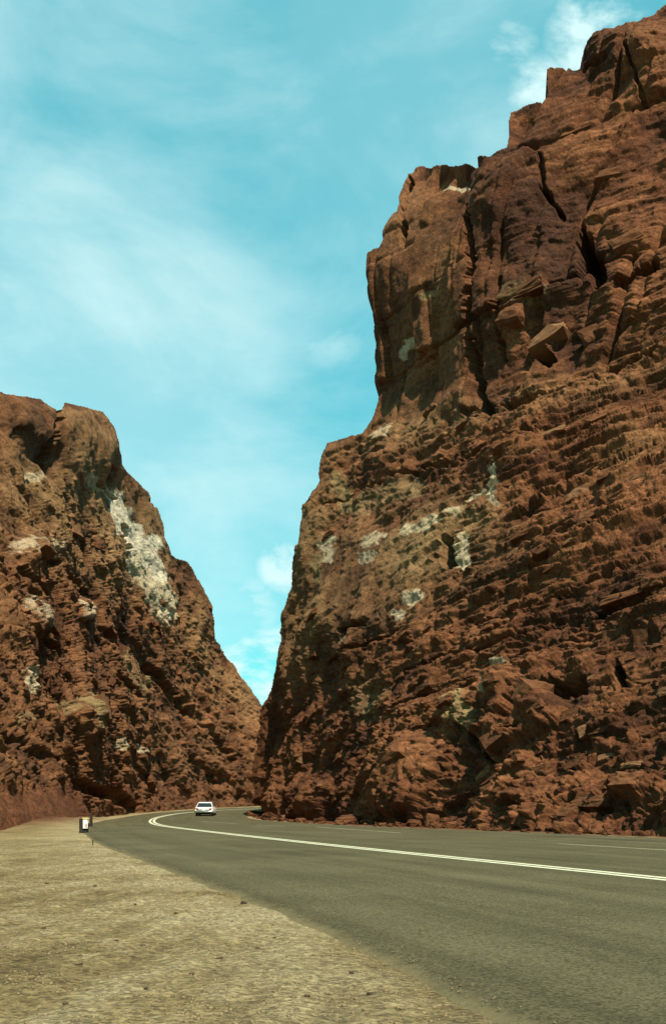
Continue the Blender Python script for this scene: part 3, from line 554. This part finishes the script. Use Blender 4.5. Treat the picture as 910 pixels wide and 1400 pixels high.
# blocks one can pick out in the photograph: u, v, width px, height px, tilt
def px(probe, u, v): return probe(u, v)[0].y / F
for u, v, wp, hp, sl_, pl in [
        (745, 458, 66, 34, 0.30, True), (850, 815, 84, 20, 0.34, False), (735, 965, 44, 42, -0.4, False), (780, 940, 80, 34, 0.1, False), (820, 1015, 58, 13, 0.25, True), (850, 1030, 46, 13, 0.2, True), (800, 1090, 74, 26, 0.12, False), (765, 1105, 50, 34, 0.1, False),
        (870, 1085, 54, 42, 0.2, False), (572, 1052, 60, 34, 0.5, False), (540, 1100, 44, 44, -0.9, False), (575, 1075, 34, 32, 0.2, False), (655, 1100, 40, 16, 0.3, False), (665, 1060, 46, 22, 0.5, False), (690, 1020, 40, 30, 0.9, False), (640, 1010, 22, 34, 0.2, False), (700, 950, 30, 22, 0.4, False),
        (655, 1055, 34, 18, 0.6, True), (820, 980, 40, 16, 0.3, False), (880, 1000, 36, 30, 0.3, False), (705, 1000, 34, 14, 0.3, False), (720, 1040, 50, 14, 0.3, False), (490, 1105, 34, 36, 0.3, False), (455, 1085, 26, 30, 0.3, False), (415, 1100, 30, 26, 0.1, False), (372, 1100, 34, 12, 0.5, True), (790, 640, 30, 16, 0.3, True), (815, 632, 34, 16, 0.3, False),
        (790, 675, 34, 26, 0.5, True), (770, 700, 26, 26, 0.4, False), (835, 660, 40, 14, 0.4, False), (812, 720, 34, 22, 0.6, False), (870, 665, 34, 12, 0.35, True), (850, 700, 40, 12, 0.4, False), (700, 660, 24, 10, 0.4, True), (655, 690, 16, 28, 0.2, True), (720, 730, 50, 10, 0.45, False), (760, 760, 56, 10, 0.45, False), (690, 790, 50, 9, 0.45, False), (640, 830, 48, 9, 0.4, False),
        (740, 850, 60, 10, 0.4, False), (820, 870, 24, 40, -0.2, False), (870, 875, 30, 50, -0.1, False), (880, 930, 50, 22, 0.1, False), (680, 880, 44, 10, 0.4, False), (560, 900, 44, 9, 0.35, False), (610, 905, 40, 9, 0.35, False), (700, 620, 44, 10, 0.35, False), (830, 575, 60, 10, 0.35, False), (760, 600, 50, 10, 0.3, True), (590, 560, 30, 16, 0.3, True), (640, 575, 50, 10, 0.3, True), (870, 540, 50, 12, 0.3, False),
        (720, 395, 76, 26, 0.05, False), (700, 430, 50, 40, 0.05, False), (670, 520, 34, 40, 0.1, False), (715, 520, 40, 30, 0.1, False), (850, 440, 50, 14, 0.4, False), (810, 460, 44, 40, 0.3, False), (860, 340, 50, 34, 0.35, False), (840, 230, 60, 20, 0.2, False), (790, 180, 60, 16, 0.15, False)]:
    k = px(tprobe, u, v); set_block(tall, tprobe, u, v, wp * k * 1.0, hp * k * 0.9, max(0.6, min(wp, hp * 2.0) * k * 1.1), sl_ * 0.8, pl, out=0.12)
rd = random.Random(5); cnt = 0
while cnt < 190:                                            # broken ledges over the lower, shattered half
    v = rd.triangular(600, 1125, 1060); u = rd.uniform(400, 930)
    if v < ledge(u) + 20 or not tprobe(u, v)[2] or (470 < u < 640 and 690 < v < 850): continue
    k = px(tprobe, u, v); L = rd.choice((10, 12, 14, 18, 22, 30)) * k * 1.2
    set_block(tall, tprobe, u, v, L, L * rd.uniform(0.28, 0.6), L * rd.uniform(0.5, 0.9), rd.uniform(0.1, 0.45), rd.random() < 0.12, out=rd.uniform(0.06, 0.24), seed=cnt); cnt += 1
for u, v, wp, hp, sl_, pl in [(120, 975, 26, 44, 0.1, True), (48, 842, 30, 28, 0.1, True), (50, 752, 52, 20, 0.05, True), (116, 832, 16, 24, 0.1, True), (38, 935, 12, 26, 0, True), (40, 880, 36, 20, 0.1, False), (75, 850, 34, 30, 0.1, False), (35, 985, 44, 14, -0.1, True), (60, 1000, 40, 12, 0, False), (40, 1030, 50, 10, -0.1, False), (70, 955, 30, 16, 0.1, False),
        (92, 915, 26, 14, -0.3, False), (150, 930, 28, 16, -0.5, False), (190, 915, 30, 26, -0.5, True), (150, 860, 24, 16, -0.5, False), (165, 820, 30, 12, -0.6, False), (215, 860, 26, 12, -0.7, False), (230, 905, 24, 12, -0.7, False), (130, 800, 22, 12, -0.4, False), (105, 720, 40, 26, 0, True), (135, 745, 36, 18, 0.1, False), (90, 660, 30, 10, 0.1, True), 
        (100, 1050, 30, 14, -0.2, False), (140, 1060, 26, 14, -0.2, False), (185, 1025, 24, 9, -0.5, True), (225, 1010, 22, 12, -0.4, False), (250, 1030, 22, 12, -0.4, False), (205, 985, 24, 14, -0.4, False), (260, 1075, 20, 14, -0.3, False), (175, 1075, 24, 14, -0.2, False), (215, 1050, 20, 16, 0, False), (120, 900, 24, 14, -0.3, False), (60, 915, 24, 12, 0, False)]:
    k = px(lprobe, u, v); set_block(low, lprobe, u, v, wp * k * 1.1, hp * k, max(0.7, min(wp, hp * 1.6) * k), sl_, pl, out=0.16)
cnt = 0
while cnt < 150:
    u = rd.uniform(15, 335); v = rd.triangular(700, 1110, 980)
    if not lprobe(u, v)[2] or (v > 1060 and u < 125) or (140 < u < 240 and v < 810): continue
    k = px(lprobe, u, v); L = rd.choice((9, 11, 13, 16, 20)) * k * 1.15
    set_block(low, lprobe, u, v, L, L * rd.uniform(0.35, 0.75), L * rd.uniform(0.5, 0.9), rd.uniform(-0.6, 0.15), rd.random() < 0.08, out=rd.uniform(0.06, 0.26), seed=900 + cnt); cnt += 1

# loose rocks at the cliff foot: each can be rolled away
LM = [rock_mesh('fallen_rock', 300 + k, boxy=0.9, n=18, bev=0.1) for k in range(9)]
def ground_rock(name, x, y, size, seed, meshes, **props):
    rd = random.Random(seed); o = bpy.data.objects.new(name, rd.choice(meshes)); C.objects.link(o)
    size *= 0.6 if name == 'shoulder_stone' else 1.0
    o.scale = (size * rd.uniform(0.9, 1.5), size * rd.uniform(0.8, 1.2), size * rd.uniform(0.5, 0.85))
    o.rotation_euler = (rd.uniform(-0.2, 0.2), rd.uniform(-0.2, 0.2), rd.uniform(0, 6.28))
    o.location = (x, y, ground_z(x, y) + o.scale.z * 0.30)
    for k, v in props.items(): o[k] = v
    return o
Rmask = (Rp[:, 1] > 28) & (Rp[:, 1] < 106) & (Rp[:, 0] < 16) & (np.arange(NR) < NR * 0.62); Rr = offs(Rp, 1.0)[Rmask] - Rp[Rmask]; Rr2 = Rp[Rmask]
rd = random.Random(23)
for k in range(170):
    i = rd.randrange(len(Rr2)); off = 0.25 + abs(rd.gauss(0, 1.4)); pz = Rr2[i] + Rr[i] * off
    sz = min(1.1, 0.16 + 0.22 * rd.expovariate(1.0)) * (1.0 if off > 0.9 else 0.55)
    ground_rock('fallen_rock', pz[0], pz[1], sz, 5000 + k, LM, label=('large angular rust-red boulder fallen at the foot of the tall cliff' if sz > 0.5 else 'small rust-red rock fallen on the earth strip between road and tall cliff'), category='rock', group='rocks fallen at the foot of the tall cliff')

# ------------------------------------------------------------------ shoulder stones
SM = [rock_mesh('shoulder_stone', 400 + k, boxy=1.0, n=18, bev=0.16, mtl='stone') for k in range(6)]
for k, (u, v, s) in enumerate([(241, 1251, 0.07), (333, 1235, 0.09), (108, 1327, 0.06), (44, 1346, 0.06), (375, 1284, 0.05), (352, 1300, 0.05), (160, 1290, 0.05), (60, 1275, 0.05), (300, 1312, 0.06), (480, 1335, 0.05), (420, 1370, 0.05), (200, 1360, 0.05), (130, 1215, 0.08), (64, 1210, 0.08), (185, 1240, 0.06), (262, 1335, 0.05), (505, 1362, 0.05), (90, 1380, 0.045)]):
    x, y = gp(u, v); ground_rock('shoulder_stone', x, y, s, 7000 + k, SM, label='small dark stone lying on the gravel shoulder', category='stone', group='stones on the gravel shoulder')
nP = 26000; pr = np.random.RandomState(3)
py_ = 4.5 + 26 * pr.rand(nP) ** 1.7; pxx = -9 * pr.rand(nP) ** 0.9 * (0.5 + py_ / 18); lxx = np.interp(py_, Lp[:400, 1], Lp[:400, 0]); pxx = pxx + lxx - 0.02; spill = pr.rand(nP) < 0.06; pxx = np.where(spill, lxx + 0.02 + 0.5 * pr.rand(nP) ** 2, pxx)
cl = fbm(pxx * 0.9, py_ * 0.9, pxx * 0, 3); keep = cl + 0.5 * pr.rand(nP) > 0.12; pxx, py_, spill = pxx[keep], py_[keep], spill[keep]; nP = len(pxx)
oct_ = np.array([(1, 0, 0), (0, 1, 0), (-1, 0, 0), (0, -1, 0), (0, 0, 1), (0, 0, -1)], float); of = np.array([(0, 1, 4), (1, 2, 4), (2, 3, 4), (3, 0, 4), (1, 0, 5), (2, 1, 5), (3, 2, 5), (0, 3, 5)])
sz = 0.0045 + 0.011 * pr.rand(nP) ** 4 + 0.0004 * py_; sz = np.where(spill, sz * 0.55, sz); pz_ = np.array([ground_z(a, b) for a, b in zip(pxx, py_)]); pz_ = np.where(spill, ROADZ - 0.004, pz_)
th = pr.rand(nP) * 6.28; PV = []
for k in range(6):
    o3 = oct_[k] * (0.7 + 0.6 * pr.rand(nP, 3)) * sz[:, None] * np.array([1.3, 1.0, 0.7]); c_, s_ = np.cos(th), np.sin(th)
    PV.append(np.column_stack([pxx + o3[:, 0] * c_ - o3[:, 1] * s_ + (0.25 * sz * (pr.rand(nP) - .5)), py_ + o3[:, 0] * s_ + o3[:, 1] * c_, pz_ + o3[:, 2] + sz * 0.15]))
PV = np.stack(PV, 1).reshape(-1, 3); PQ = (np.arange(nP)[:, None, None] * 6 + of[None]).reshape(-1, 3)
link('gravel', np_mesh('gravel', PV, PQ), M['pebble'], kind='stuff', label='fine loose gravel strewn over the road shoulder', category='gravel')

# ------------------------------------------------------------------ the car
def empty(name, loc, rz, **props):
    o = bpy.data.objects.new(name, None); C.objects.link(o); o.location = loc; o.rotation_euler = (0, 0, rz); o.empty_display_size = 0.2
    for k, v in props.items(): o[k] = v
    return o
def loft(rings):
    bm = bmesh.new(); vs = [[bm.verts.new(p) for p in r] for r in rings]; n = len(rings[0])
    for a, b in zip(vs, vs[1:]):
        for k in range(n): bm.faces.new((a[k], a[(k + 1) % n], b[(k + 1) % n], b[k]))
    bm.faces.new(vs[0]); bm.faces.new(list(reversed(vs[-1]))); bmesh.ops.recalc_face_normals(bm, faces=bm.faces); return bm
def rring(y, hw, z0, z1, top=None, r=0.10):
    top = top or hw; P = []
    for (cx, cz, a0) in ((top - r, z1 - r, 0), (-top + r, z1 - r, 90), (-hw + r, z0 + r, 180), (hw - r, z0 + r, 270)):
        for k in range(4): a = R(a0 + 30 * k); P.append((cx + r * math.cos(a), y, cz + r * math.sin(a)))
    return P
def box_bm(x0, x1, y0, y1, z0, z1, bev=0.01):
    bm = bmesh.new(); bmesh.ops.create_cube(bm, size=1)
    for v in bm.verts: v.co = Vector(((x0 + x1) / 2 + v.co.x * (x1 - x0), (y0 + y1) / 2 + v.co.y * (y1 - y0), (z0 + z1) / 2 + v.co.z * (z1 - z0)))
    if bev: bmesh.ops.bevel(bm, geom=list(bm.edges), offset=bev, segments=2, affect='EDGES')
    return bm
def lathe(prof, axis='x', n=24):
    bm = bmesh.new(); rows = []
    for k in range(n):
        a = 2 * math.pi * k / n; rows.append([bm.verts.new((h, r * math.cos(a), r * math.sin(a)) if axis == 'x' else (r * math.cos(a), r * math.sin(a), h)) for h, r in prof])
    for k in range(n):
        a, b = rows[k], rows[(k + 1) % n]
        for j in range(len(prof) - 1): bm.faces.new((a[j], a[j + 1], b[j + 1], b[j]))
    bmesh.ops.remove_doubles(bm, verts=bm.verts, dist=1e-5); bmesh.ops.recalc_face_normals(bm, faces=bm.faces); return bm
cy = 109.0; cx = (282.5 - U0) / F * cy
car = empty('car', (cx, cy - 2.4, float(gz(cy - 2.4)) + ROADZ), R(1.5), label='white sedan with chrome bumper driving away into the bend', category='car')
W = 0.93
bm_obj('body', loft([rring(0.02, 0.84, 0.46, 0.96, 0.80, .09), rring(0.10, W - .02, 0.36, 1.03, 0.85, .10), rring(0.6, W, 0.30, 1.05, 0.87, .10), rring(1.5, W, 0.28, 1.04, 0.88), rring(3.3, W, 0.28, 1.02, 0.88), rring(4.3, W - .02, 0.30, 1.0, 0.86), rring(4.72, W - .06, 0.36, 0.94, 0.82), rring(4.82, 0.80, 0.46, 0.86, 0.78, .09)]), M['white_car'], car, True)
roof = bm_obj('roof', loft([rring(1.05, 0.66, 1.56, 1.62, .60, .025), rring(1.25, 0.70, 1.57, 1.67, .62, .03), rring(2.2, 0.71, 1.58, 1.70, .63, .03), rring(2.75, 0.69, 1.57, 1.66, .62, .03), rring(2.9, 0.66, 1.56, 1.61, .60, .025)]), M['white_car'], car, True)
def slab(pts, th, nrm):
    bm = bmesh.new(); nn = Vector(nrm).normalized() * th; a = [bm.verts.new(p) for p in pts]; b = [bm.verts.new(Vector(p) - nn) for p in pts]; n = len(pts)
    bm.faces.new(a); bm.faces.new(list(reversed(b)))
    for k in range(n): bm.faces.new((a[k], b[k], b[(k + 1) % n], a[(k + 1) % n]))
    bmesh.ops.recalc_face_normals(bm, faces=bm.faces); return bm
bm_obj('rear_window', slab([(-.80, .62, 1.03), (.80, .62, 1.03), (.63, 1.06, 1.575), (-.63, 1.06, 1.575)], 0.02, (0, -1, .6)), M['glass'], car)
bm_obj('windscreen', slab([(.80, 3.45, 1.02), (-.80, 3.45, 1.02), (-.63, 2.88, 1.575), (.63, 2.88, 1.575)], 0.02, (0, 1, .6)), M['glass'], car)
for sx in (-1, 1):
    bm_obj('side_window', slab([(sx * .835, .72, 1.03), (sx * .845, 3.35, 1.01), (sx * .668, 2.84, 1.57), (sx * .668, 1.12, 1.57)], 0.02, (sx, 0, .3)), M['glass'], car)
    for y0, y1, yt0, yt1 in ((.64, .72, 1.07, 1.12), (1.98, 2.05, 1.99, 2.04), (3.36, 3.43, 2.84, 2.87)):
        bm_obj('window_pillar', slab([(sx * .845, y0, 1.03), (sx * .845, y1, 1.03), (sx * .674, yt1, 1.57), (sx * .674, yt0, 1.57)], 0.05, (sx, 0, .3)), M['white_car'], car)
    tl = bm_obj('taillight', box_bm(sx * .68 - .13, sx * .68 + .13, -0.025, .05, .80, .94, .02), M['taillight'], car)
    bm_obj('tail_fin', loft([rring(.03, .05, .94, 1.04, .03, .02), rring(.5, .06, .95, 1.10, .03, .02), rring(1.4, .05, .95, 1.06, .03, .02)]), M['white_car'], car).location.x = sx * .79
    for yy in (1.0, 3.85):
        t = bm_obj('wheel', lathe([(-.09, .20), (-.10, .30), (-.07, .345), (.07, .345), (.10, .30), (.09, .20)]), M['rubber'], car, True); t.location = (sx * .80, yy, .345); t.name = 'tyre'
        bm_obj('rim', lathe([(sx * .092, 0), (sx * .10, .08), (sx * .085, .12), (sx * .08, .20)], n=20), M['chrome'], t, True)
    bm_obj('headlight', lathe([(0, .0), (.03, .06), (.02, .085), (-.02, .09)], n=14), M['chrome'], car, True).matrix_local = Matrix.Translation((sx * .62, 4.81, .72)) @ Matrix.Rotation(R(90), 4, 'Z')
    bm_obj('door_handle', box_bm(sx * .925 - .015, sx * .925 + .015, 1.75, 1.92, .86, .89, .005), M['chrome'], car)
bm_obj('rear_panel', box_bm(-.74, .74, -.012, .05, .62, .76, .015), M['dark'], car)
bp_ = bm_obj('bumper', loft([rring(-.13, .86, .44, .56, .86, .04), rring(-.04, .95, .43, .57, .95, .05), rring(.25, .955, .45, .55, .955, .04)]), M['chrome'], car, True)
bm_obj('front_bumper', loft([rring(4.65, .94, .42, .54, .94, .04), rring(4.88, .93, .41, .55, .93, .05), rring(4.95, .84, .43, .53, .84, .04)]), M['chrome'], car, True)
bm_obj('number_plate', box_bm(-.17, .17, -.025, -.005, .63, .75, .004), M['plate'], car)
bm_obj('underbody', box_bm(-.80, .80, .15, 4.65, .17, .36, .03), M['dark'], car)

for ch in car.children:                                 # low, wide body
    if ch.name.startswith('tyre'): continue
    for v in ch.data.vertices: v.co.z = v.co.z if v.co.z < 0.35 else 0.35 + (v.co.z - 0.35) * 0.80

# ------------------------------------------------------------------ roadside marker and stake
mx_, my_ = gp(117, 1139); k = my_ / F; mz = ground_z(mx_, my_)
mk = empty('roadside_marker', (mx_, my_, mz), R(-8), label='short dark timber post with a white board and pale yellow cap at the shoulder edge', category='marker post')
bm_obj('post', box_bm(-.24, -.05, -.10, .12, -.15, .62, .02), M['timber'], mk)
bm_obj('post', box_bm(-.06, .10, -.07, .12, -.15, .30, .02), M['timber'], mk)
bm_obj('back_post', box_bm(.16, .27, .02, .14, .30, .80, .015), M['timber'], mk)
bm_obj('brace', box_bm(-.05, .27, .0, .10, .28, .42, .015), M['timber'], mk)
bd = bm_obj('board', box_bm(-.06, .14, -.13, -.075, .20, .58, .008), M['white_board'], mk)
rf = bm_obj('reflector', box_bm(.06, .115, -.142, -.128, .24, .40, .004), M['red_disc'], bd)
bm_obj('cap', box_bm(-.08, .18, -.15, .06, .59, .65, .01), M['yellow'], mk)
sx_, sy_ = gp(127, 1156); bm = lathe([(-0.12, .0), (-0.1, .012), (.15, .014), (.17, .0)], 'z', 8)
st = bm_obj('stake', bm, M['timber'], label='thin dark stake stuck in the shoulder at the asphalt corner', category='stake'); st.location = (sx_, sy_, ground_z(sx_, sy_)); st.rotation_euler = (.1, .08, 0)
